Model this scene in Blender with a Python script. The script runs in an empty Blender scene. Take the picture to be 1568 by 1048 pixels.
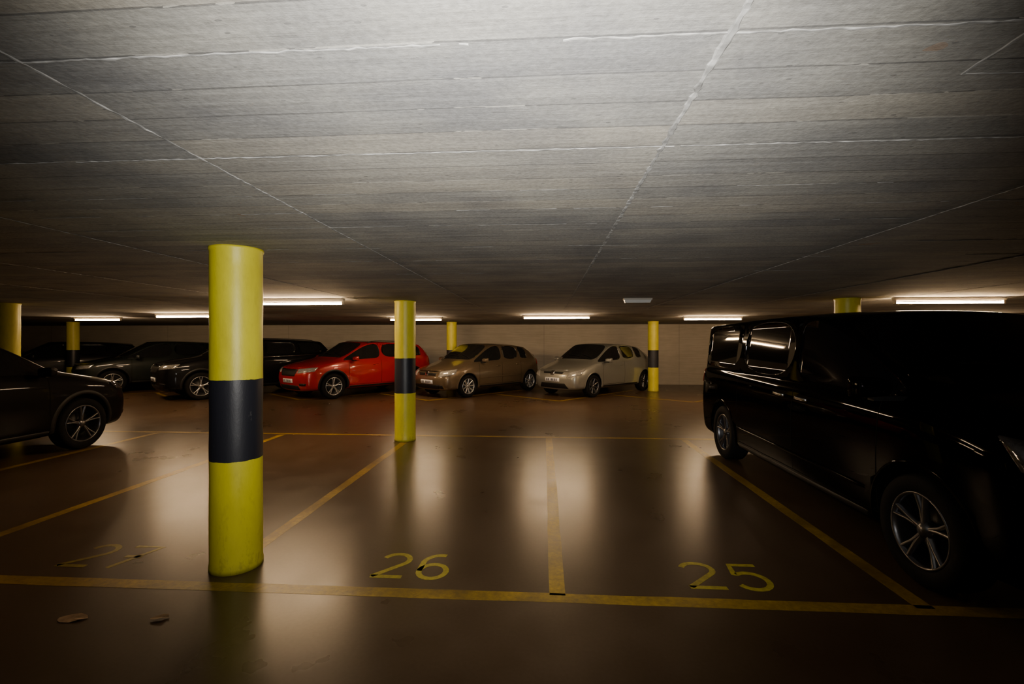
import bpy, bmesh, math, random
from mathutils import Vector, Matrix
from mathutils.bvhtree import BVHTree
random.seed(7)
SC = bpy.context.scene
COL = SC.collection
H = 2.153

# ------------------------------------------------------------------ helpers
def mat_new(name):
    m = bpy.data.materials.new(name); m.use_nodes = True
    nt = m.node_tree
    return m, nt, nt.nodes['Principled BSDF']

def simple(name, col, rough=0.5, metal=0.0, coat=0.0, emis=None, es=0.0, var=0.12, vscale=18.0, spec=0.5, cior=1.5):
    m, nt, b = mat_new(name)
    geo = nt.nodes.new('ShaderNodeTexCoord')
    n = nt.nodes.new('ShaderNodeTexNoise'); n.inputs['Scale'].default_value = vscale
    n.inputs['Detail'].default_value = 4
    nt.links.new(geo.outputs['Object'], n.inputs['Vector'])
    r = nt.nodes.new('ShaderNodeValToRGB')
    r.color_ramp.elements[0].position = .3; r.color_ramp.elements[1].position = .75
    r.color_ramp.elements[0].color = (*[c*(1-var) for c in col], 1)
    r.color_ramp.elements[1].color = (*[min(1, c*(1+var)) for c in col], 1)
    nt.links.new(n.outputs['Fac'], r.inputs['Fac'])
    nt.links.new(r.outputs['Color'], b.inputs['Base Color'])
    b.inputs['Roughness'].default_value = rough
    b.inputs['Metallic'].default_value = metal
    b.inputs['Coat Weight'].default_value = coat
    b.inputs['Coat Roughness'].default_value = 0.03
    b.inputs['Coat IOR'].default_value = cior
    b.inputs['Specular IOR Level'].default_value = spec
    if emis:
        b.inputs['Emission Color'].default_value = (*emis, 1)
        b.inputs['Emission Strength'].default_value = es
    return m

class NB:
    def __init__(s, nt): s.nt = nt
    def n(s, t, **k):
        nd = s.nt.nodes.new(t)
        for a, v in k.items(): setattr(nd, a, v)
        return nd
    def l(s, a, b): s.nt.links.new(a, b)
    def math(s, op, a, b=None, clamp=False):
        nd = s.n('ShaderNodeMath', operation=op); nd.use_clamp = clamp
        for i, v in enumerate((a, b)):
            if v is None: continue
            if isinstance(v, (int, float)): nd.inputs[i].default_value = v
            else: s.l(v, nd.inputs[i])
        return nd.outputs[0]
    def mix(s, f, a, b, bt='MIX'):
        nd = s.n('ShaderNodeMix', data_type='RGBA', blend_type=bt)
        for i, v in ((0, f), (6, a), (7, b)):
            if isinstance(v, (int, float)): nd.inputs[i].default_value = v
            elif isinstance(v, tuple): nd.inputs[i].default_value = (*v, 1)
            else: s.l(v, nd.inputs[i])
        return nd.outputs[2]
    def noise(s, vec, scale, detail=5, rough=.55):
        nd = s.n('ShaderNodeTexNoise'); nd.inputs['Scale'].default_value = scale
        nd.inputs['Detail'].default_value = detail; nd.inputs['Roughness'].default_value = rough
        s.l(vec, nd.inputs['Vector']); return nd.outputs['Fac']
    def ramp(s, f, stops):
        nd = s.n('ShaderNodeValToRGB'); cr = nd.color_ramp
        while len(cr.elements) < len(stops): cr.elements.new(.5)
        for e, (p, c) in zip(cr.elements, stops):
            e.position = p; e.color = (*c, 1) if isinstance(c, tuple) else (c, c, c, 1)
        s.l(f, nd.inputs['Fac']); return nd.outputs['Color']
    def mapping(s, vec, scale):
        nd = s.n('ShaderNodeMapping'); nd.inputs['Scale'].default_value = scale
        s.l(vec, nd.inputs['Vector']); return nd.outputs['Vector']
    def bump(s, h, strength, dist, bsdf):
        nd = s.n('ShaderNodeBump'); nd.inputs['Strength'].default_value = strength
        nd.inputs['Distance'].default_value = dist
        s.l(h, nd.inputs['Height']); s.l(nd.outputs['Normal'], bsdf.inputs['Normal'])

# ------------------------------------------------------------------ surface materials
def make_floor():
    m, nt, b = mat_new('floor_sealed_concrete'); k = NB(nt)
    P = k.n('ShaderNodeNewGeometry').outputs['Position']
    n1 = k.noise(P, .7, 3, .45); n2 = k.noise(P, 3.5, 3, .45); n3 = k.noise(P, 45, 3)
    c = k.ramp(n1, [(.3, (.070, .041, .020)), (.55, (.086, .053, .028)), (.75, (.108, .072, .041))])
    c = k.mix(.4, c, k.ramp(n2, [(.3, (.070, .042, .021)), (.7, (.100, .064, .036))]))
    c = k.mix(.10, c, k.ramp(n3, [(.3, (.02, .01, .0)), (.7, (.14, .09, .06))]))
    k.l(c, b.inputs['Base Color'])
    r = k.mix(.35, k.ramp(n1, [(.3, .26), (.7, .33)]), k.ramp(n2, [(.3, .25), (.7, .37)]))
    k.l(r, b.inputs['Roughness'])
    b.inputs['Specular IOR Level'].default_value = .36
    return m

def make_ceiling():
    m, nt, b = mat_new('ceiling_board_marked_concrete'); k = NB(nt)
    P = k.n('ShaderNodeNewGeometry').outputs['Position']
    sep = k.n('ShaderNodeSeparateXYZ'); k.l(P, sep.inputs[0])
    wob = k.math('MULTIPLY', k.math('SUBTRACT', k.noise(P, 1.3, 3), .5), .02)
    y = k.math('ADD', sep.outputs['Y'], wob)
    yb = k.math('DIVIDE', y, .14)
    board = k.math('FLOOR', yb); fr = k.math('FRACT', yb)
    panel = k.math('FLOOR', k.math('DIVIDE', k.math('ADD', sep.outputs['X'], 1.18), 1.56))
    wn = k.n('ShaderNodeTexWhiteNoise', noise_dimensions='2D')
    cv = k.n('ShaderNodeCombineXYZ'); k.l(board, cv.inputs[0]); k.l(panel, cv.inputs[1]); k.l(cv.outputs[0], wn.inputs['Vector'])
    base = k.ramp(wn.outputs['Value'], [(0, (.39, .39, .38)), (.5, (.45, .445, .42)), (1, (.53, .505, .45))])
    streak = k.noise(k.mapping(P, (1.2, 22, 1)), 1.0, 8, .65)
    base = k.mix(.40, base, k.ramp(streak, [(.3, (.45, .45, .46)), (.7, (1.0, 1.0, .98))]), 'MULTIPLY')
    blot = k.noise(P, 2.2, 6, .6)
    base = k.mix(.7, base, k.ramp(blot, [(.3, (.50, .51, .55)), (.65, (1.0, .98, .92))]), 'MULTIPLY')
    e = k.math('ABSOLUTE', k.math('SUBTRACT', fr, .5))
    line = k.math('GREATER_THAN', e, .475)
    brk = k.math('GREATER_THAN', k.noise(k.mapping(P, (1.6, 7, 1)), 1.4, 4, .7), .56)
    lm = k.math('MULTIPLY', line, brk)
    base = k.mix(k.math('MULTIPLY', lm, .5), base, (.66, .64, .57))
    line2 = k.math('MULTIPLY', k.math('GREATER_THAN', e, .478), k.math('SUBTRACT', 1.0, brk))
    base = k.mix(k.math('MULTIPLY', line2, .65), base, (.12, .12, .12))
    v = k.n('ShaderNodeTexVoronoi'); v.inputs['Scale'].default_value = 11
    k.l(k.mapping(P, (1, 2.2, 1)), v.inputs['Vector'])
    pit = k.math('LESS_THAN', v.outputs['Distance'], .08)
    base = k.mix(k.math('MULTIPLY', pit, .6), base, (.14, .14, .14))
    fine = k.noise(P, 60, 4, .7)
    base = k.mix(.5, base, k.ramp(fine, [(.35, .5), (.65, 1.0)]), 'MULTIPLY')
    rust = k.math('GREATER_THAN', k.noise(P, 3.1, 3, .8), .72)
    base = k.mix(k.math('MULTIPLY', rust, .35), base, (.4, .22, .1))
    k.l(base, b.inputs['Base Color']); b.inputs['Roughness'].default_value = .9
    b.inputs['Specular IOR Level'].default_value = .2
    h = k.math('ADD', k.math('MULTIPLY', wn.outputs['Value'], .5), k.math('ADD', k.math('MULTIPLY', lm, -1.2), k.math('MULTIPLY', streak, .7)))
    h = k.math('ADD', h, k.math('ADD', k.math('MULTIPLY', fine, .35), pit))
    k.bump(h, .6, .007, b)
    return m

def make_wall():
    m, nt, b = mat_new('wall_concrete'); k = NB(nt)
    P = k.n('ShaderNodeNewGeometry').outputs['Position']
    sep = k.n('ShaderNodeSeparateXYZ'); k.l(P, sep.inputs[0])
    zb = k.math('DIVIDE', sep.outputs['Z'], .2)
    e = k.math('ABSOLUTE', k.math('SUBTRACT', k.math('FRACT', zb), .5))
    line = k.math('GREATER_THAN', e, .465)
    n1 = k.noise(P, 1.2, 6); n2 = k.noise(k.mapping(P, (1, 1, 10)), 2, 6)
    c = k.mix(.5, k.ramp(n1, [(.3, (.38, .33, .25)), (.7, (.54, .48, .38))]), k.ramp(n2, [(.3, (.40, .35, .26)), (.7, (.54, .48, .38))]))
    c = k.mix(k.math('MULTIPLY', line, .2), c, (.26, .21, .15))
    px = k.math('ABSOLUTE', k.math('SUBTRACT', k.math('FRACT', k.math('DIVIDE', sep.outputs['X'], 4.8)), .5))
    c = k.mix(k.math('MULTIPLY', k.math('GREATER_THAN', px, .498), .4), c, (.14, .12, .09))
    k.l(c, b.inputs['Base Color']); b.inputs['Roughness'].default_value = .85
    k.bump(k.math('ADD', n2, k.math('MULTIPLY', line, -.4)), .3, .01, b)
    return m

def make_line(name='parking_line_paint', col=(.48, .30, .010), lo=.3):
    m, nt, b = mat_new(name); k = NB(nt)
    P = k.n('ShaderNodeNewGeometry').outputs['Position']
    n1 = k.noise(P, 1.6, 8, .7); n2 = k.noise(P, 30, 5, .7)
    f = k.math('MULTIPLY', k.ramp(n1, [(.38, lo), (.6, 1.0)]), k.ramp(n2, [(.35, .55), (.6, 1.0)]))
    c = k.mix(f, (.090, .055, .025), col)
    k.l(c, b.inputs['Base Color']); k.l(k.ramp(n1, [(.3, .28), (.7, .42)]), b.inputs['Roughness'])
    b.inputs['Specular IOR Level'].default_value = .33
    return m

def make_pillar():
    m, nt, b = mat_new('pillar_paint_yellow_black'); k = NB(nt)
    P = k.n('ShaderNodeTexCoord').outputs['Object']
    sep = k.n('ShaderNodeSeparateXYZ'); k.l(P, sep.inputs[0])
    z = k.math('ADD', sep.outputs['Z'], k.math('MULTIPLY', k.math('SUBTRACT', k.noise(P, 14, 3), .5), .012))
    band = k.math('MULTIPLY', k.math('GREATER_THAN', z, .735), k.math('LESS_THAN', z, 1.27))
    n1 = k.noise(k.mapping(P, (3, 3, 1.2)), 1.5, 7, .65); n2 = k.noise(k.mapping(P, (8, 8, 3)), 2.5, 8, .7)
    yel = k.ramp(n1, [(.3, (.66, .58, .02)), (.6, (.80, .72, .03)), (.8, (.84, .78, .10))])
    scuff = k.math('MULTIPLY', k.ramp(n2, [(.54, 0.0), (.66, 1.0)]), k.ramp(sep.outputs['Z'], [(.0, 1.0), (.5, .3)]))
    yel = k.mix(k.math('MULTIPLY', scuff, .5), yel, (.34, .26, .04))
    base_dirt = k.ramp(sep.outputs['Z'], [(.0, .8), (.07, .0)])
    yel = k.mix(k.math('MULTIPLY', base_dirt, .4), yel, (.15, .12, .03))
    blk = k.mix(k.ramp(n2, [(.62, 0.0), (.70, .7)]), (.018, .019, .026), (.12, .12, .11))
    k.l(k.mix(band, yel, blk), b.inputs['Base Color'])
    b.inputs['Roughness'].default_value = .42
    k.bump(k.math('ADD', n1, k.math('MULTIPLY', n2, .6)), .3, .008, b)
    return m

M_FLOOR = make_floor(); M_CEIL = make_ceiling(); M_WALL = make_wall(); M_LINE = make_line()
M_NUM = make_line('bay_number_paint', (.60, .50, .015), .6); M_NUMF = make_line('bay_number_paint_faded', (.42, .34, .02), .4); M_PIL = make_pillar()
M_RIDGE = simple('ceiling_joint_fins', (.33, .33, .32), .9, var=.5, vscale=22, spec=.1)
M_GLASS = simple('car_window_glass', (.010, .011, .012), .03, coat=.6, var=.1)
M_TINT = simple('van_tinted_glass', (.002, .002, .003), .03, coat=0, var=.1, spec=.18)
M_TYRE = simple('tyre_rubber', (.008, .008, .008), .8, spec=.15)
M_RIM = simple('alloy_rim', (.62, .62, .62), .25, metal=.85)
M_RIMD = simple('alloy_rim_dark', (.17, .17, .18), .3, metal=.9)
M_BLACK = simple('black_plastic', (.012, .012, .012), .45, spec=.3)
M_WELL = simple('wheel_well_black', (.004, .004, .004), .9, spec=.1)
M_CHROME = simple('chrome_trim', (.75, .75, .75), .12, metal=1.0)
M_LAMP = simple('headlamp_lens', (.62, .62, .60), .10, metal=.55, coat=1.0, var=.35, vscale=30)
M_LAMPD = simple('headlamp_dark', (.08, .08, .09), .08, metal=.5, coat=1.0, var=.5, vscale=30)
M_TAIL = simple('tail_lamp_red', (.25, .008, .006), .12, coat=1.0)
M_PLATE = simple('number_plate_white', (.80, .81, .84), .4, var=.03)
M_PLTXT = simple('number_plate_text', (.02, .02, .05), .5)

def obj_from(name, verts, faces, mats, fm=None, smooth=False, parent=None):
    me = bpy.data.meshes.new(name); me.from_pydata(verts, [], faces); me.update()
    for m in mats: me.materials.append(m)
    if fm:
        for p, i in zip(me.polygons, fm): p.material_index = i
    if smooth:
        for p in me.polygons: p.use_smooth = True
    o = bpy.data.objects.new(name, me); COL.objects.link(o)
    if parent: o.parent = parent
    return o

def box_vf(x0, x1, y0, y1, z0, z1):
    v = [(x0,y0,z0),(x1,y0,z0),(x1,y1,z0),(x0,y1,z0),(x0,y0,z1),(x1,y0,z1),(x1,y1,z1),(x0,y1,z1)]
    f = [(0,3,2,1),(4,5,6,7),(0,1,5,4),(1,2,6,5),(2,3,7,6),(3,0,4,7)]
    return v, f

class Acc:
    def __init__(s): s.v=[]; s.f=[]; s.m=[]
    def add(s, v, f, m=0):
        o=len(s.v); s.v+= [tuple(a) for a in v]; s.f+=[tuple(i+o for i in q) for q in f]; s.m+=[m]*len(f)
    def box(s, *a, m=0):
        v,f = box_vf(*a); s.add(v,f,m)
    def obj(s, name, mats, smooth=False, parent=None):
        return obj_from(name, s.v, s.f, mats, s.m, smooth, parent)

def lathe(acc, prof, n, m=0, axis='y', center=(0,0,0), close=False):
    v=[]; f=[]
    for i in range(n):
        a=2*math.pi*i/n
        for (r,t) in prof:
            if axis=='y': v.append((center[0]+r*math.cos(a), center[1]+t, center[2]+r*math.sin(a)))
            elif axis=='z': v.append((center[0]+r*math.cos(a), center[1]+r*math.sin(a), center[2]+t))
            else: v.append((center[0]+t, center[1]+r*math.cos(a), center[2]+r*math.sin(a)))
    k=len(prof)
    for i in range(n):
        j=(i+1)%n
        for q in range(k-1): f.append((i*k+q, i*k+q+1, j*k+q+1, j*k+q))
        if close: f.append((i*k+k-1, i*k, j*k, j*k+k-1))
    acc.add(v,f,m)

# ------------------------------------------------------------------ room shell
XL, XR, YB, YF = -23.0, 15.0, -4.0, 17.1
def slab(name, a, mat):
    v,f = box_vf(*a); return obj_from(name, v, f, [mat])
slab('floor', (XL-.2, XR+.2, YB-.2, YF+.2, -.2, 0), M_FLOOR)
slab('wall_back', (XL, XR, YF, YF+.2, 0, H), M_WALL)
slab('wall_front', (XL, XR, YB-.2, YB, 0, H), M_WALL)
slab('wall_left', (XL-.2, XL, YB-.2, YF+.2, 0, H), M_WALL)
slab('wall_right', (XR, XR+.2, YB-.2, YF+.2, 0, H), M_WALL)
A = Acc(); A.box(XL-.2, XR+.2, YB-.2, YF+.2, H, H+.25, m=0)
def ridge(p0, p1, w, h, skip=0.0, jit=.0015):
    d = Vector(p1)-Vector(p0); L = d.length; d.normalize(); nrm = Vector((-d.y, d.x))
    n = max(2, int(L/.02)); v=[]; f=[]; on=[]; st=True
    for i in range(n+1):
        c = Vector(p0)+d*(L*i/n)+nrm*random.uniform(-jit,jit)
        ww = w*random.uniform(.45,1.2)*.5; hh = h*random.uniform(.2,1.2)
        v += [(*(c-nrm*ww), H+.001), (*(c-nrm*ww*.5), H-hh), (*(c+nrm*ww*.5), H-hh), (*(c+nrm*ww), H+.001)]
        if random.random()<.14: st = random.random()>skip
        on.append(st)
    for i in range(n):
        if not on[i]: continue
        a=i*4; b=a+4
        for q in range(3): f.append((a+q, a+q+1, b+q+1, b+q))
    A.add(v,f,1)
for X in (-5.9,-4.33,-2.75,-1.18,.38,1.94,3.5,5.06,6.6):
    ridge((X,-.5),(X+random.uniform(-.02,.02),9),.024 if X==.38 else .013,.003,0,.002)
ridge((.985,.0),(.985,1.18),.012,.003); ridge((.985,1.18),(2.5,1.2),.008,.001,.3)
for Y in (.98,1.54):
    ridge((-8,Y-.01),(8,Y+.03),.010,.0022,.12,.003)
for Y in (1.95,2.23,2.52,3.1,3.6,4.3,4.9,6.3,8):
    ridge((-8,Y),(8,Y+.02),.006,.0008,.6)
A.obj('ceiling', [M_CEIL, M_RIDGE])

# ------------------------------------------------------------------ pillars
def pillar(x, y, r=.16):
    A = Acc(); z0=.001
    prof = [(0,z0),(r+.004,z0),(r+.004,.03),(r,.05)]
    for i in range(1,22): prof.append((r+random.uniform(-.0012,.0012), .05+i*(H-.1)/22))
    prof += [(r,H-.03),(r+.006,H-.015),(r+.006,H),(0,H)]
    lathe(A, prof, 48, axis='z')
    o = A.obj('concrete_pillar', [M_PIL], smooth=True); o.location=(x,y,0)
for p in ((-2.09,3.07),(-2.15,7.17),(4.40,7.15),(-8.75,7.1),(-2.93,14.8),(3.36,14.76),(-14.9,13.93),(4.3,-.9),(-8.5,3.0)):
    pillar(*p)

# ------------------------------------------------------------------ floor markings
A = Acc()
def strip(p0, p1, w=.1, acc=None, z0=.0002, z1=.0009):
    acc = acc or A
    p0=Vector(p0); p1=Vector(p1); d=(p1-p0); L=d.length; d.normalize(); nrm=Vector((-d.y,d.x))
    n=max(1,int(L/.25)); v=[]; f=[]
    for i in range(n+1):
        c=p0+d*(L*i/n); a=c-nrm*(w/2+random.uniform(-.004,.004)); b=c+nrm*(w/2+random.uniform(-.004,.004))
        v+=[(a.x,a.y,z0),(a.x,a.y,z1),(b.x,b.y,z1),(b.x,b.y,z0)]
    for i in range(n):
        a=i*4;b=a+4
        for q in range(3): f.append((a+q,b+q,b+q+1,a+q+1))
    acc.add(v,f)
strip((-13,2.72),(11,2.87),.1)
for X in (-10.8,-8.62,-6.45,-4.28,.08,2.17,4.36,6.5):
    strip((X,2.83),(X,7.44),.1)
strip((-2.11,3.27),(-2.11,6.98),.1)
strip((-13,7.5),(11,7.55),.09)
for i in range(-5,4):
    bx=.40+i*3.4; by=12.15-(.1*(-i) if i<0 else 0)
    strip((bx,by),(bx+.64*4.6,by+.77*4.6),.1)
    strip((bx,by),(bx-.77*2.6*.9,by+.64*2.6*.9),.1)
A.obj('parking_bay_lines', [M_LINE])

def arc(cx,cy,rx,ry,a0,a1,n=12):
    return [(cx+rx*math.cos(math.radians(a0+(a1-a0)*i/n)), cy+ry*math.sin(math.radians(a0+(a1-a0)*i/n))) for i in range(n+1)]
DIG = {
 '2': [arc(.5,.73,.42,.25,165,-40,14)+[(.05,.04)], [(.02,.04),(.98,.04)]],
 '7': [[(.04,.96),(.96,.96),(.40,.0)], [(.3,.5),(.85,.5)]],
 '5': [[(.92,.96),(.2,.96),(.14,.55)]+arc(.48,.33,.44,.31,130,-150,16)],
 '6': [arc(.6,.62,.52,.36,75,170,8)+arc(.5,.30,.42,.28,180,540,22)],
}
def number(txt, x0, y0, w, h, mat):
    A=Acc(); cw=(w-.07)/2
    for i,ch in enumerate(txt):
        for st in DIG[ch]:
            pts=[Vector((x0+i*(cw+.07)+p[0]*cw, y0+p[1]*h)) for p in st]
            v=[];f=[];wd=.038
            for j,p in enumerate(pts):
                d=(pts[min(j+1,len(pts)-1)]-pts[max(j-1,0)]).normalized(); nr=Vector((-d.y,d.x))*wd/2
                v+=[(p.x-nr.x,p.y-nr.y,.001),(p.x+nr.x,p.y+nr.y,.001),(p.x-nr.x,p.y-nr.y,.0002),(p.x+nr.x,p.y+nr.y,.0002)]
            for j in range(len(pts)-1):
                a=j*4;b=a+4
                f+=[(a,b,b+1,a+1),(a+2,b+2,b,a),(a+1,b+1,b+3,a+3)]
            A.add(v,f)
    A.obj('bay_number_marking',[mat])
number('25', .90, 2.97, .54, .34, M_NUM)
number('26', -1.13, 2.97, .50, .34, M_NUM)
number('27', -3.32, 2.97, .52, .34, M_NUMF)

M_SCRAP = simple('paper_scrap', (.42,.27,.15), .8, var=.4)
def scrap(x,y,s,rot):
    n=9; v=[(0,0,.006)]; f=[]
    for i in range(n):
        a=2*math.pi*i/n; r=s*random.uniform(.6,1.1)
        v.append((r*math.cos(a)*1.5, r*math.sin(a)*.7, random.uniform(.002,.014)))
    for i in range(n): f.append((0,1+i,1+(i+1)%n))
    o=obj_from('litter_scrap',v,f,[M_SCRAP]); o.location=(x,y,0); o.rotation_euler=(0,0,rot)
scrap(-2.58,2.41,.06,.1); scrap(-2.1,2.45,.035,.5)

# ------------------------------------------------------------------ lamps
WARM=(1.0,.67,.37)
M_TUBE = simple('fluorescent_tube_lit', (1,1,1), .4, emis=WARM, es=260, var=0)
M_BATTEN = simple('lamp_batten_enamel', (.40,.36,.30), .4, var=.05)
def batten(x,y,L=1.45):
    e=bpy.data.objects.new('fluorescent_batten_light',None); COL.objects.link(e); e.location=(x,y,H)
    A=Acc(); T0=-.006
    sec=[(-.035,T0),(-.035,-.02),(-.02,-.05),(.02,-.05),(.035,-.02),(.035,T0)]
    v=[(sx,a,b) for sx in (-L/2-.03,L/2+.03) for a,b in sec]
    f=[(i,(i+1)%6,(i+1)%6+6,i+6) for i in range(6)]+[tuple(range(6)),tuple(range(11,5,-1))]
    A.add(v,f)
    for s in (-1,1): A.box(s*(L/2+.012)-.012,s*(L/2+.012)+.012,-.017,.017,-.095,-.045)
    A.obj('batten',[M_BATTEN],parent=e)
    T=Acc(); lathe(T,[(0,-L/2),(.014,-L/2),(.014,L/2),(0,L/2)],14,axis='x',center=(0,0,-.078))
    T.obj('tube',[M_TUBE],smooth=False,parent=e)
for x,y,L in ((-3.63,6.6,1.45),(-7.78,9.8,1.45),(-11.26,11.16,1.2),(-3.23,11.7,1.3),(.288,10.95,1.5),(4.11,11.8,1.35),(5.67,7.0,1.42),(9.2,11.2,1.45)):
    batten(x,y,L)
e=bpy.data.objects.new('emergency_exit_luminaire',None); COL.objects.link(e); e.location=(1.34,6.86,H)
A=Acc(); A.box(-.2,.2,-.05,.05,-.03,-.006)
v=[(-.19,-.045,-.03),(.19,-.045,-.03),(.19,.045,-.03),(-.19,.045,-.03),(-.175,-.03,-.07),(.175,-.03,-.07),(.175,.03,-.07),(-.175,.03,-.07)]
A.add(v,[(4,5,6,7),(0,1,5,4),(1,2,6,5),(2,3,7,6),(3,0,4,7)],1)
A.obj('housing',[M_BATTEN, simple('diffuser_opal',(.6,.6,.58),.3,var=.03)],parent=e)

# ------------------------------------------------------------------ vehicles
def wheel(name, R, rimf, nsp, rimmat, parent, loc, flip, width=.2, dbl=False):
    A=Acc(); hw=width/2; rr=R*rimf
    lathe(A,[(rr,-hw*.8),(rr+.01,-hw*.95),(R*.93,-hw),(R*.985,-hw*.8),(R,-hw*.5),(R,0),(R,hw*.5),(R*.985,hw*.8),(R*.93,hw),(rr+.012,hw*.97),(rr,hw*.85)],44,0)
    lathe(A,[(rr,hw*.86),(rr-.004,hw*.93),(rr-.014,hw*.9),(rr-.022,hw*.6),(rr-.03,-hw*.7)],44,1)
    lathe(A,[(rr-.03,-hw*.7),(0,-hw*.7)],44,2)
    lathe(A,[(0,-hw*.2),(rr*.62,-hw*.2),(rr*.62,-hw*.05),(0,-hw*.05)],28,2)
    lathe(A,[(0,hw*.1),(rr*.24,hw*.1),(rr*.24,hw*.62),(rr*.15,hw*.72),(rr*.12,hw*.8),(0,hw*.82)],20,1)
    def spoke(a, w0, w1, sk=0):
        v=[]
        for r,w,yo,th in ((rr*.15,w0,hw*.66,.04),(rr*.55,(w0+w1)*.42,hw*.74,.03),(rr-.008,w1,hw*.88,.03)):
            aa=a+sk*(r/rr)
            c=Vector((math.cos(aa),0,math.sin(aa))); t=Vector((-math.sin(aa),0,math.cos(aa)))
            for s,yy in ((-1,yo-th),(-.7,yo),(.7,yo),(1,yo-th)):
                p=c*r+t*(w*.5*s); v.append((p.x,yy,p.z))
        f=[]
        for q in (0,4):
            for i in range(3): f.append((q+i,q+i+1,q+i+5,q+i+4))
        A.add(v,f,1)
    for i in range(nsp):
        a=2*math.pi*i/nsp+.3
        if dbl:
            spoke(a,.035,.022,.16); spoke(a,.035,.022,-.16)
        else: spoke(a,.05,.035)
    o=A.obj(name,[M_TYRE,rimmat,M_BLACK],smooth=True,parent=parent)
    o.location=loc
    if flip: o.rotation_euler=(0,0,math.pi)
    return o

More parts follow.
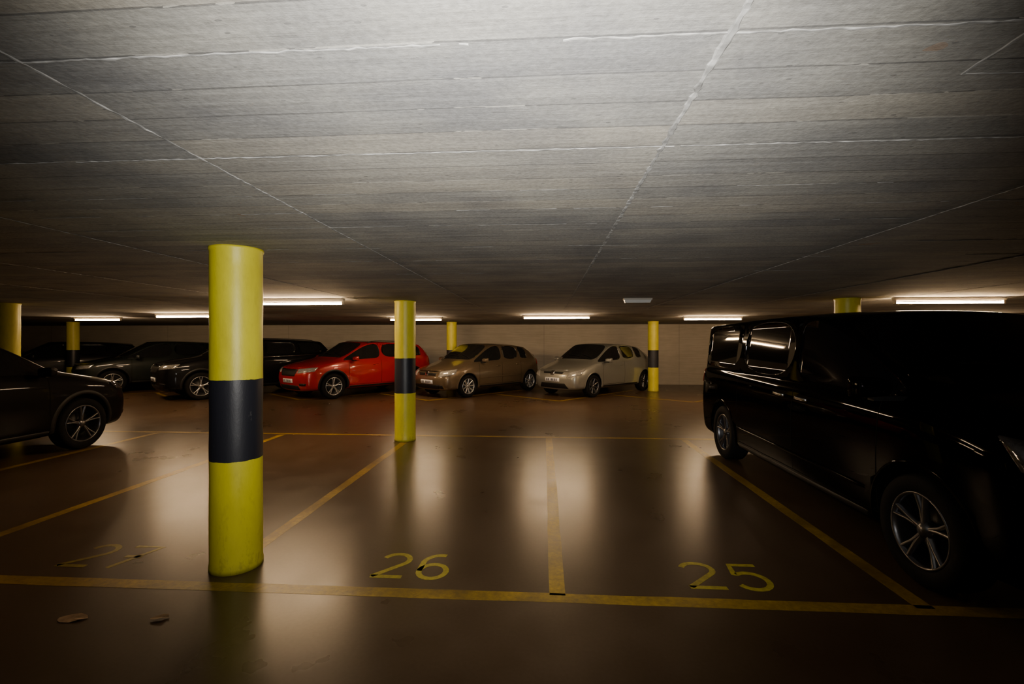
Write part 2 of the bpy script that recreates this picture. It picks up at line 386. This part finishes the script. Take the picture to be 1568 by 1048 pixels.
def vehicle(name, loc, heading, p):
    E=bpy.data.objects.new(name,None); COL.objects.link(E)
    w=p['W']/2; L=p['L']; zb=p.get('zb',.2); h0=p['h0']; zc=p['zc']; xc=p['xc']; xwt=p['xwt']; xB=p['xB']; xC=p['xC']
    xre=p['xre']; xrb=p['xrb']; fo=p['fo']; wb=p['wb']; R=p['R']; roof=p['roof']; rw=p['rw']*w
    b0=p['b0']; b1=p['b1']; mid=p.get('mid',.5)
    def lrp(a,b,t): return a+(b-a)*t
    def belt(s): return lrp(b0,b1,max(0,min(1,(s-xc)/(L-xc))))
    S=[]
    S.append([(.16,0,zb+.02),(.13,.60*w,zb),(.06,.74*w,zb+.07),(0,.77*w,mid-.02),(.02,.76*w,h0-.14),(.05,.72*w,h0-.05),(.10,.6*w,h0),(.06,.35*w,h0+.01),(.045,0,h0+.015)])
    hd=lambda s: lrp(h0+.09, zc, ((s-.32)/(xc-.32))**.8)
    S.append([(.3,0,zb),(.26,.82*w,zb),(.22,.93*w,zb+.08),(.2,.955*w,mid),(.24,.94*w,h0-.07),(.3,.88*w,h0+.02),(.36,.72*w,h0+.07),(.33,.4*w,h0+.09),(.3,0,h0+.095)])
    s=fo+.05; z=hd(s)
    S.append([(s,0,zb),(s,.88*w,zb),(s,.97*w,zb+.08),(s,1.0*w,mid+.05),(s,.985*w,z-.14),(s,.92*w,z-.04),(s,.76*w,z),(s,.4*w,z+.015),(s,0,z+.02)])
    s=xc
    S.append([(s,0,zb),(s,.88*w,zb),(s,.975*w,zb+.08),(s,1.0*w,mid+.06),(s,.99*w,b0-.12),(s,.94*w,b0-.01),(s+.04,.84*w,zc+.02),(s-.05,.45*w,zc+.035),(s-.09,0,zc+.04)])
    def side(s, s6, z6, y6, s8, z8):
        return [(s,0,zb),(s,.88*w,zb),(s,.975*w,zb+.07),(s,1.0*w,mid+.07),(s,.99*w,belt(s)-.1),(s,.945*w,belt(s)),(s6,y6,z6),(lrp(s6,s8,.7),y6*.62,lrp(z6,z8,.75)),(s8,0,z8)]
    rf=p.get('rf',0.0)
    S.append(side(xwt,xwt,roof-.075-rf,rw,xwt-.07,roof-.02-rf))
    S.append(side(xB,xB,roof-.05,rw*1.01,xB,roof))
    S.append(side(xC,xC,roof-.055-p.get('rd',.02)*.4,rw,xC,roof-p.get('rd',.02)*.3))
    S.append(side(p.get('xrel',xre-.05),xre,roof-.075-p.get('rd',.02),rw*.95,xre+.06,roof-.02-p.get('rd',.02)))
    tz=b1-.10
    S.append([(L-.32,0,zb+.02),(L-.25,.84*w,zb+.03),(L-.2,.94*w,zb+.1),(L-.2,.97*w,mid+.08),(L-.22,.955*w,b1-.1),(min(L-.2,xrb),.90*w,b1),(xrb,.80*w,b1+.03),(xrb+.04,.45*w,b1+.035),(xrb+.05,0,b1+.035)])
    S.append([(L-.2,0,zb+.04),(L-.14,.62*w,zb+.03),(L-.04,.77*w,zb+.12),(L,.80*w,mid),(L-.03,.78*w,tz-.14),(L-.05,.75*w,tz-.04),(L-.05,.66*w,tz),(L-.035,.4*w,tz+.01),(L-.03,0,tz+.012)])
    bm=bmesh.new(); G=[]
    cr=bm.edges.layers.float.new('crease_edge'); cvl=bm.verts.layers.float.new('crease_vert')
    ns=len(S)
    for st in S:
        left=[bm.verts.new((fo-a,y,z)) for a,y,z in st]
        right=[left[0]]+[bm.verts.new((fo-a,-y,z)) for a,y,z in st[1:8]]+[left[8]]
        G.append((left,right))
    F={}
    for i in range(ns-1):
        for r in range(8):
            l0,r0=G[i]; l1,r1=G[i+1]
            F[('L',i,r)]=bm.faces.new((l0[r],l0[r+1],l1[r+1],l1[r]))
            F[('R',i,r)]=bm.faces.new((r0[r],r1[r],r1[r+1],r0[r+1]))
    for gi,rev in ((0,False),(ns-1,True)):
        l,r=G[gi]
        for q in range(8):
            vs=[l[q],l[q+1],r[q+1],r[q]]
            u=[]
            for vv in vs:
                if vv not in u: u.append(vv)
            if rev: u.reverse()
            bm.faces.new(u)
    bmesh.ops.recalc_face_normals(bm, faces=bm.faces)
    def crease(a,b,v):
        for e in a.link_edges:
            if e.other_vert(a) is b: e[cr]=v
    for sd in (0,1):
        for i in range(ns-1):
            if 3<=i<=6: crease(G[i][sd][6],G[i+1][sd][6],.6)
            if 1<=i<=7: crease(G[i][sd][5],G[i+1][sd][5],.6)
            if 1<=i<=7: crease(G[i][sd][2],G[i+1][sd][2],.3)
        crease(G[0][sd][6],G[0][sd][7],.5); crease(G[0][sd][7],G[0][sd][8],.5)
        crease(G[3][sd][6],G[3][sd][7],.6); crease(G[3][sd][7],G[3][sd][8],.6)
        for q in (6,7): crease(G[7][sd][q],G[7][sd][q+1],.7)
        crease(G[7][sd][6],G[8][sd][6],.4)
        G[7][sd][6][cvl]=.5
    groups=[[F[(s,3,r)] for s in 'LR' for r in (6,7)], [F[(s,7,r)] for s in 'LR' for r in (6,7)]]
    for s in 'LR':
        groups.append([F[(s,3,5)],F[(s,4,5)]])
        groups.append([F[(s,5,5)]])
        if p.get('quarter',True): groups.append([F[(s,6,5)]])
    for gi,g in enumerate(groups):
        bmesh.ops.inset_region(bm, faces=g, thickness=p.get('frame',.03) if gi>1 else .035, depth=-.002, use_even_offset=True, use_boundary=True)
        gs=set(g)
        for f in g: f.material_index=1
        for f in g:
            for e in f.edges:
                if any(ff not in gs for ff in e.link_faces): e[cr]=1.0
            for v in f.verts:
                if len([ff for ff in v.link_faces if ff in gs])==1: v[cvl]=.8
    me=bpy.data.meshes.new('body'); bm.to_mesh(me); bm.free()
    for f in me.polygons: f.use_smooth=True
    me.materials.append(p['paint']); me.materials.append(p.get('glass',M_GLASS)); me.materials.append(M_WELL)
    tmp=bpy.data.objects.new('tmp_body',me); COL.objects.link(tmp)
    md=tmp.modifiers.new('s','SUBSURF'); md.levels=3; md.render_levels=3
    dg=bpy.context.evaluated_depsgraph_get(); dg.update()
    ev=tmp.evaluated_get(dg); me2=bpy.data.meshes.new_from_object(ev)
    bvh=BVHTree.FromPolygons([v.co.copy() for v in me2.vertices],[tuple(q.vertices) for q in me2.polygons])
    bpy.data.objects.remove(tmp)
    body=bpy.data.objects.new('body',me2); COL.objects.link(body)
    C=Acc(); RW=R*1.14
    for ax in (0,-wb):
        for sd in (1,-1):
            y0,y1=(w-.32,w+.25) if sd==1 else (-w-.25,-w+.32)
            n=40
            v=[(ax+RW*math.cos(2*math.pi*i/n), yy, R+.01+RW*math.sin(2*math.pi*i/n)) for yy in (y0,y1) for i in range(n)]
            f=[(i,(i+1)%n,(i+1)%n+n,i+n) for i in range(n)]+[tuple(range(n-1,-1,-1)),tuple(range(n,2*n))]
            C.add(v,f)
    cut=C.obj('tmp_cut',[M_WELL])
    bmc=bmesh.new(); bmc.from_mesh(cut.data); bmesh.ops.recalc_face_normals(bmc,faces=bmc.faces); bmc.to_mesh(cut.data); bmc.free()
    bo=body.modifiers.new('b','BOOLEAN'); bo.operation='DIFFERENCE'; bo.object=cut; bo.solver='EXACT'
    try: bo.material_mode='TRANSFER'
    except Exception: pass
    dg=bpy.context.evaluated_depsgraph_get(); dg.update()
    me3=bpy.data.meshes.new_from_object(body.evaluated_get(dg))
    body.modifiers.clear(); body.data=me3; body.parent=E
    bpy.data.objects.remove(cut)
    PM=[p['paint'],M_BLACK,M_CHROME,p.get('lamp',M_LAMP),M_TAIL,M_PLATE,M_PLTXT,M_WELL,M_RIM]
    parts={}
    def cast(view,u,v):
        if view=='F': o,d=Vector((5,u,v)),Vector((-1,0,0))
        elif view=='B': o,d=Vector((-9,u,v)),Vector((1,0,0))
        elif view=='L': o,d=Vector((fo-u,4,v)),Vector((0,-1,0))
        elif view=='R': o,d=Vector((fo-u,-4,v)),Vector((0,1,0))
        elif view=='FL':
            d=Vector((-1,-.75,0)).normalized(); o=Vector((fo-.3,w*.62,v))-d*4+Vector((.75,-1,0)).normalized()*(-u)
        elif view=='FR':
            d=Vector((-1,.75,0)).normalized(); o=Vector((fo-.3,-w*.62,v))-d*4+Vector((.75,1,0)).normalized()*(-u)
        h=bvh.ray_cast(o,d)
        if h[0] is None: return None,None
        n=h[1]
        if n.dot(d)>0: n=-n
        return h[0],n
    def patch(part,view,q,mat,off=.006,nu=10,nv=5,both=False,sink=-.004):
        views=[view]
        if both: views=[view, {'L':'R','FL':'FR'}.get(view,view)]
        for vi,vw in enumerate(views):
            qq=q
            if both and vi==1 and vw==view: qq=[(-a,b) for a,b in q]
            us=[0,.03]+[.03+.94*i/nu for i in range(1,nu)]+[.97,1]; vs=[0,.06]+[.06+.88*i/nv for i in range(1,nv)]+[.94,1]
            a,b,c,d=[Vector(t) for t in qq]; V=[];ok=True
            for j,vv in enumerate(vs):
                for i,uu in enumerate(us):
                    pt=(a*(1-uu)+b*uu)*(1-vv)+(d*(1-uu)+c*uu)*vv
                    h,n=cast(vw,pt.x,pt.y)
                    if h is None: ok=False;break
                    edge=i in(0,len(us)-1) or j in(0,len(vs)-1)
                    V.append(h+n*(sink if edge else off))
                if not ok:break
            if not ok: continue
            nn=len(us); Fc=[(j*nn+i,j*nn+i+1,(j+1)*nn+i+1,(j+1)*nn+i) for j in range(len(vs)-1) for i in range(nn-1)]
            parts.setdefault(part,Acc()).add(V,Fc,mat)
    def arch(mat,wd,off):
        for ax in (fo,fo+wb):
            for vw in 'LR':
                V=[];n=36
                a0=math.asin(max(-.9,(zb+.06-R)/RW))
                for i in range(n+1):
                    a=a0+(math.pi-2*a0)*i/n; row=[]
                    for rr,of in ((RW-.004,-.02),(RW-.002,off),(RW+wd*.6,off),(RW+wd,-.003)):
                        h,nn=cast(vw,ax+rr*math.cos(a),R+.01+rr*math.sin(a))
                        if h is None: h=Vector((fo-ax-rr*math.cos(a),(w if vw=='L' else -w)*.97,R+.01+rr*math.sin(a))); nn=Vector((0,1 if vw=='L' else -1,0))
                        row.append(h+nn*of)
                    V+=row
                Fc=[(i*4+q,i*4+q+1,i*4+q+5,i*4+q+4) for i in range(n) for q in range(3)]
                parts.setdefault('wheel_arch_trim',Acc()).add(V,Fc,mat)
    arch(p.get('archmat',0),p.get('archw',.03),.006)
    patch('sill_trim','L',[(fo+RW+.03,zb+.02),(fo+wb-RW-.03,zb+.02),(fo+wb-RW-.03,zb+.11),(fo+RW+.03,zb+.11)],p.get('archmat',1),.005,20,2,both=True)
    def vseam(s,z0,z1,slant=0,part='door_seams'):
        patch(part,'L',[(s-.004,z0),(s+.004,z0),(s+.004+slant,z1),(s-.004+slant,z1)],7,.0012,1,12,both=True,sink=.0012)
    zt=belt((xwt+xB)/2)-.0
    for s in p['seams']: vseam(s,zb+.13,zt-.03)
    for s0,s1 in p['doors']:
        patch('door_seams','L',[(s0,zb+.13),(s1,zb+.13),(s1,zb+.138),(s0,zb+.138)],7,.0012,16,1,both=True,sink=.0012)
    for s in p['handles']:
        patch('door_handles','L',[(s,belt(s)-.15),(s+.17,belt(s)-.145),(s+.17,belt(s)-.115),(s,belt(s)-.12)],p.get('handlemat',0),.028,6,2,both=True)
    patch('door_seams','F',[(-.62*w,h0-.03),(.62*w,h0-.03),(.62*w,h0-.024),(-.62*w,h0-.024)],7,.0015,16,1,sink=.0015)
    p['front'](patch,w,h0,zb,mid)
    patch('tail_lamps','L',[(L-.24,b1-.22),(L-.10,b1-.22),(L-.12,b1-.02),(L-.26,b1-.02)],4,.008,6,6,both=True)
    patch('tail_lamps','B',[(.48*w,b1-.30),(.76*w,b1-.30),(.72*w,b1-.12),(.52*w,b1-.12)],4,.008,6,6,both=True)
    patch('rear_plate','B',[(-.26,mid-.05),(.26,mid-.05),(.26,mid+.06),(-.26,mid+.06)],5,.012,8,2)
    patch('bumper_trim','B',[(-.6*w,zb+.06),(.6*w,zb+.06),(.6*w,zb+.16),(-.6*w,zb+.16)],1,.01,12,2)
    if p.get('sidestrip'):
        z=p['sidestrip']; patch('side_moulding','L',[(fo+RW+.05,z),(fo+wb-RW-.05,z+.02),(fo+wb-RW-.05,z+.05),(fo+RW+.05,z+.03)],p.get('stripmat',1),.010,24,2,both=True)
    if p.get('chromebelt'):
        patch('belt_trim','L',[(xc+.18,belt(xc)-.012),(xrb-.35,belt(xrb-.35)-.012),(xrb-.35,belt(xrb-.35)+.004),(xc+.18,belt(xc)+.004)],2,.006,24,1,both=True)
    for nme,a in parts.items(): a.obj(nme,PM,smooth=True,parent=E)
    if p.get('rails'):
        A=Acc()
        for sd in (1,-1):
            pts=[]
            for i in range(13):
                t=i/12; s_=lrp(xwt+.12,xre-.15,t); y=rw*.93*sd
                h=bvh.ray_cast(Vector((fo-s_,y,4)),Vector((0,0,-1)))
                zz=(h[0].z if h[0] else roof)
                lift=.045*min(1,math.sin(math.pi*t)*3.5)
                pts.append((fo-s_,y,zz+lift))
            v=[];f=[]
            for (x,y,z) in pts: v+=[(x,y-.014,z-.012),(x,y+.014,z-.012),(x,y+.011,z+.012),(x,y-.011,z+.012)]
            for i in range(12):
                for q in range(4): f.append((i*4+q,i*4+(q+1)%4,i*4+4+(q+1)%4,i*4+4+q))
            A.add(v,f,0)
        A.obj('roof_rails',[M_BLACK if p.get('rails')==1 else M_CHROME],parent=E)
    for sd in (1,-1):
        A=Acc(); ms=p.get('mir',1.0)
        bmm=bmesh.new(); bmesh.ops.create_cube(bmm,size=1)
        for v in bmm.verts:
            v.co.x*=.12*ms; v.co.y*=.21*ms; v.co.z*=.15*ms
            if v.co.x>0: v.co.z*=.65; v.co.y*=.85
            if v.co.y*sd<0: v.co.z*=.8
        mx=fo-(xc+p.get('mirx',.30)); my=sd*(w+.10*ms); mz=b0+.07*ms
        bmesh.ops.translate(bmm,verts=bmm.verts,vec=(mx,my,mz))
        me=bpy.data.meshes.new('mirror'); bmm.to_mesh(me); bmm.free()
        me.materials.append(p.get('mirmat',p['paint']))
        for q in me.polygons: q.use_smooth=True
        o=bpy.data.objects.new('mirror_housing',me); COL.objects.link(o); o.parent=E
        be=o.modifiers.new('b','BEVEL'); be.width=.03*ms; be.segments=2
        s2=o.modifiers.new('s','SUBSURF'); s2.levels=2; s2.render_levels=2
        A.box(mx-.03,mx+.03,min(sd*(w*.9),my),max(sd*(w*.9),my),mz-.07*ms,mz-.045*ms)
        A.obj('mirror_arm',[M_BLACK],parent=E)
    A=Acc()
    for y0,y1 in ((-.45*w,.12*w),(.15*w,.72*w)):
        pts=[]
        for i in range(9):
            t=i/8; y=lrp(y0,y1,t); s_=xc+.06+ .10*(1-t)
            h=bvh.ray_cast(Vector((fo-s_,y,4)),Vector((0,0,-1)))
            if h[0] is None: continue
            pts.append(h[0]+Vector((0,0,.012)))
        v=[];f=[]
        for q in pts: v+=[(q.x-.008,q.y,q.z),(q.x+.008,q.y,q.z),(q.x,q.y,q.z+.014)]
        for i in range(len(pts)-1):
            for q in range(3): f.append((i*3+q,i*3+(q+1)%3,i*3+3+(q+1)%3,i*3+3+q))
        A.add(v,f)
    A.obj('wipers',[M_BLACK],parent=E)
    tw=p.get('tw',.2)
    i=0
    for ax in (0,-wb):
        for sd in (1,-1):
            i+=1
            wheel('wheel_%d'%i,R,p.get('rimf',.68),p.get('nsp',5),p.get('rim',M_RIM),E,(ax,sd*(w-.02-tw/2),R),sd==-1,tw,p.get('dbl',False))
    E.location=(loc[0],loc[1],0); E.rotation_euler=(0,0,heading)
    return E

def paint(name,col,metal=.5,rough=.32,spec=.5,coat=1.0,cior=1.5):
    return simple(name,col,rough,metal=metal,coat=coat,var=.04,vscale=60,spec=spec,cior=cior)

def plate(patch,z):
    patch('number_plate','F',[(-.26,z-.055),(.26,z-.055),(.26,z+.055),(-.26,z+.055)],5,.016,10,2)
    for i in range(7):
        if i==2: continue
        y=-.2+i*.058; patch('plate_text','F',[(y,z-.03),(y+.032,z-.03),(y+.032,z+.03),(y,z+.03)],6,.018,2,2,sink=.017)
def front_beige(patch,w,h0,zb,mid):
    patch('headlamps','FL',[(-.20,h0-.17),(.26,h0-.10),(.30,h0+.05),(-.16,h0-.01)],3,.012,10,6,both=True)
    patch('upper_grille','F',[(-.42*w,h0-.13),(.42*w,h0-.13),(.46*w,h0-.06),(-.46*w,h0-.06)],1,.01,14,3)
    patch('badge','F',[(-.06,h0-.14),(.06,h0-.14),(.06,h0-.02),(-.06,h0-.02)],2,.02,4,4)
    patch('lower_intake','F',[(-.55*w,zb+.05),(.55*w,zb+.05),(.62*w,zb+.17),(-.62*w,zb+.17)],1,.008,14,3)
    plate(patch,mid-.04)
    patch('fog_lamps','F',[(.56*w,zb+.06),(.70*w,zb+.06),(.70*w,zb+.16),(.56*w,zb+.16)],1,.008,4,4,both=True)
def front_silver(patch,w,h0,zb,mid):
    patch('headlamps','FL',[(-.20,h0-.20),(.22,h0-.11),(.34,h0+.07),(-.12,h0-.04)],3,.012,10,6,both=True)
    patch('upper_grille','F',[(-.40*w,h0-.09),(.40*w,h0-.09),(.44*w,h0-.04),(-.44*w,h0-.04)],1,.01,14,3)
    patch('badge','F',[(-.06,h0-.13),(.06,h0-.13),(.06,h0-.01),(-.06,h0-.01)],2,.02,4,4)
    patch('lower_intake','F',[(-.62*w,zb+.05),(.62*w,zb+.05),(.5*w,zb+.20),(-.5*w,zb+.20)],1,.008,14,4)
    plate(patch,mid+.01)
def front_suv(patch,w,h0,zb,mid):
    patch('headlamps','FL',[(-.22,h0-.14),(.24,h0-.09),(.30,h0+.02),(-.20,h0-.02)],3,.012,10,5,both=True)
    patch('upper_grille','F',[(-.40*w,h0-.22),(.40*w,h0-.22),(.50*w,h0-.05),(-.50*w,h0-.05)],1,.01,14,5)
    patch('grille_trim','F',[(-.50*w,h0-.055),(.50*w,h0-.055),(.50*w,h0-.035),(-.50*w,h0-.035)],2,.018,14,1)
    patch('lower_intake','F',[(-.6*w,zb+.05),(.6*w,zb+.05),(.55*w,zb+.17),(-.55*w,zb+.17)],1,.008,14,3)
    plate(patch,mid-.04)
    patch('fog_lamps','FL',[(-.15,zb+.16),(.05,zb+.16),(.07,zb+.23),(-.15,zb+.23)],1,.01,5,3,both=True)
def front_van(patch,w,h0,zb,mid):
    patch('headlamps','FL',[(-.24,h0-.22),(.22,h0-.14),(.30,h0+.03),(-.20,h0-.02)],3,.012,12,6,both=True)
    patch('upper_grille','F',[(-.46*w,h0-.26),(.46*w,h0-.26),(.52*w,h0-.06),(-.52*w,h0-.06)],1,.01,14,5)
    for k_ in (0,1): patch('grille_bars','F',[(-.48*w,h0-.21+k_*.07),(.48*w,h0-.21+k_*.07),(.49*w,h0-.19+k_*.07),(-.49*w,h0-.19+k_*.07)],2,.02,14,1)
    patch('badge','F',[(-.08,h0-.24),(.08,h0-.24),(.08,h0-.08),(-.08,h0-.08)],2,.03,4,4)
    patch('lower_intake','F',[(-.62*w,zb+.06),(.62*w,zb+.06),(.58*w,zb+.2),(-.58*w,zb+.2)],1,.008,14,3)
    plate(patch,mid)

HATCH=dict(W=1.72,L=4.0,h0=.74,zc=.98,xc=1.02,xwt=1.75,xB=2.18,xC=2.92,xre=3.36,xrb=3.84,fo=.82,wb=2.575,R=.31,roof=1.50,rw=.75,b0=.94,b1=1.03,
  mid=.48,seams=(1.22,2.13,2.95),doors=((1.22,2.9),),handles=(1.88,2.72),nsp=9,rimf=.70,rd=.08)
HEAD=math.radians(230.3)
bg=dict(HATCH,paint=paint('paint_beige',(.17,.125,.075),.5),front=front_beige,sidestrip=.50,stripmat=0)
vehicle('beige_hatchback_car',(-2.70,13.27),math.radians(231),bg)
sv=dict(HATCH,paint=paint('paint_silver',(.36,.36,.32),.55),front=front_silver,nsp=8,L=4.03,b1=1.06,seams=(1.22,2.28),doors=((1.22,2.28),),handles=(2.02,),rim=M_RIMD)
vehicle('silver_hatchback_car',(.765,13.586),math.radians(227),sv)
CROSS=dict(W=1.80,L=4.35,h0=.84,zc=1.05,xc=1.12,xwt=1.88,xB=2.35,xC=3.25,xre=3.88,xrb=4.2,fo=.86,wb=2.62,R=.34,roof=1.56,rw=.77,b0=1.0,b1=1.10,
  mid=.54,seams=(1.3,2.33,3.15),doors=((1.3,3.1),),handles=(2.05,2.95),nsp=5,dbl=True,rimf=.70,rd=.06,archmat=1,archw=.06,rails=1,zb=.22)
rd=dict(CROSS,paint=paint('paint_red',(.42,.004,.004),.1,.3),front=front_suv,lamp=M_LAMP)
vehicle('red_crossover_car',(-6.28,12.69),math.radians(234),rd)
SUV=dict(W=1.86,L=4.6,h0=.93,zc=1.12,xc=1.2,xwt=1.95,xB=2.45,xC=3.4,xre=4.2,xrb=4.48,fo=.9,wb=2.72,R=.36,roof=1.63,rw=.76,b0=1.06,b1=1.16,
  mid=.58,seams=(1.38,2.43,3.35),doors=((1.38,3.3),),handles=(2.15,3.1),nsp=5,dbl=True,rimf=.72,rd=.05,archmat=1,archw=.06,rails=1,zb=.23,chromebelt=True)
bk=dict(SUV,paint=paint('paint_black',(.004,.004,.005),0,.5,.1,.6,1.38),front=front_suv)
vehicle('black_suv_car',(-9.66,12.33),HEAD,bk)
gr=dict(CROSS,paint=paint('paint_dark_green',(.010,.014,.012),.1,.4,.2,.8,1.4),front=front_suv,roof=1.56,rails=0)
vehicle('dark_green_crossover_car',(-13.46,13.7),HEAD,gr)
eb=dict(CROSS,paint=paint('paint_charcoal',(.006,.006,.008),.1,.4,.2,.8,1.4),front=front_suv,roof=1.55,rails=0)
vehicle('charcoal_hatchback_car',(-16.8,13.6),HEAD,eb)
nl=dict(SUV,paint=paint('paint_near_black',(.005,.004,.004),0,.5,.05,.35,1.35),front=front_suv,rim=M_RIMD,lamp=M_LAMPD,h0=.90,L=4.5,chromebelt=False)
vehicle('dark_suv_car',(-7.45,6.28),math.radians(90),nl)
VAN=dict(W=1.88,L=5.1,h0=1.0,zc=1.20,xc=1.02,xwt=1.86,xB=2.38,xC=3.6,xre=4.97,xrb=5.03,xrel=4.8,fo=.88,wb=3.2,R=.345,roof=1.82,rw=.86,b0=1.13,b1=1.16,rf=.02,
  mid=.6,seams=(1.22,2.35,3.6),doors=((1.22,3.6),),handles=(2.1,2.5),nsp=5,dbl=True,rimf=.68,rd=.0,zb=.2,mir=1.2,mirx=.06,tw=.22,frame=.035,sidestrip=.46)
vn=dict(VAN,paint=paint('paint_van_black',(.0012,.0012,.0015),0,.5,.0,.45,1.28),front=front_van,glass=M_TINT,rim=M_RIMD,lamp=M_LAMPD,handlemat=2,stripmat=0)
vehicle('black_passenger_van',(3.24,3.10),math.radians(-90),vn)

# ------------------------------------------------------------------ flash + world + camera
ld=bpy.data.lights.new('camera_flash','SPOT'); ld.energy=500; ld.color=(1.0,.96,.90); ld.spot_size=math.radians(102); ld.spot_blend=1.0; ld.shadow_soft_size=.04
lo=bpy.data.objects.new('camera_flash',ld); COL.objects.link(lo); lo.location=(0.02,-.02,1.60)
TH=math.radians(3.89)
lo.rotation_euler=(math.radians(90+7),0,TH+math.radians(1))
wd=bpy.data.worlds.new('World'); SC.world=wd; wd.use_nodes=True
wd.node_tree.nodes['Background'].inputs[0].default_value=(.02,.016,.012,1); wd.node_tree.nodes['Background'].inputs[1].default_value=.2
cam=bpy.data.cameras.new('camera'); cam.sensor_width=36; cam.lens=16.53; cam.clip_start=.02
co=bpy.data.objects.new('camera',cam); COL.objects.link(co); co.location=(0,0,1.52); co.rotation_euler=(math.radians(90),0,TH)
SC.camera=co
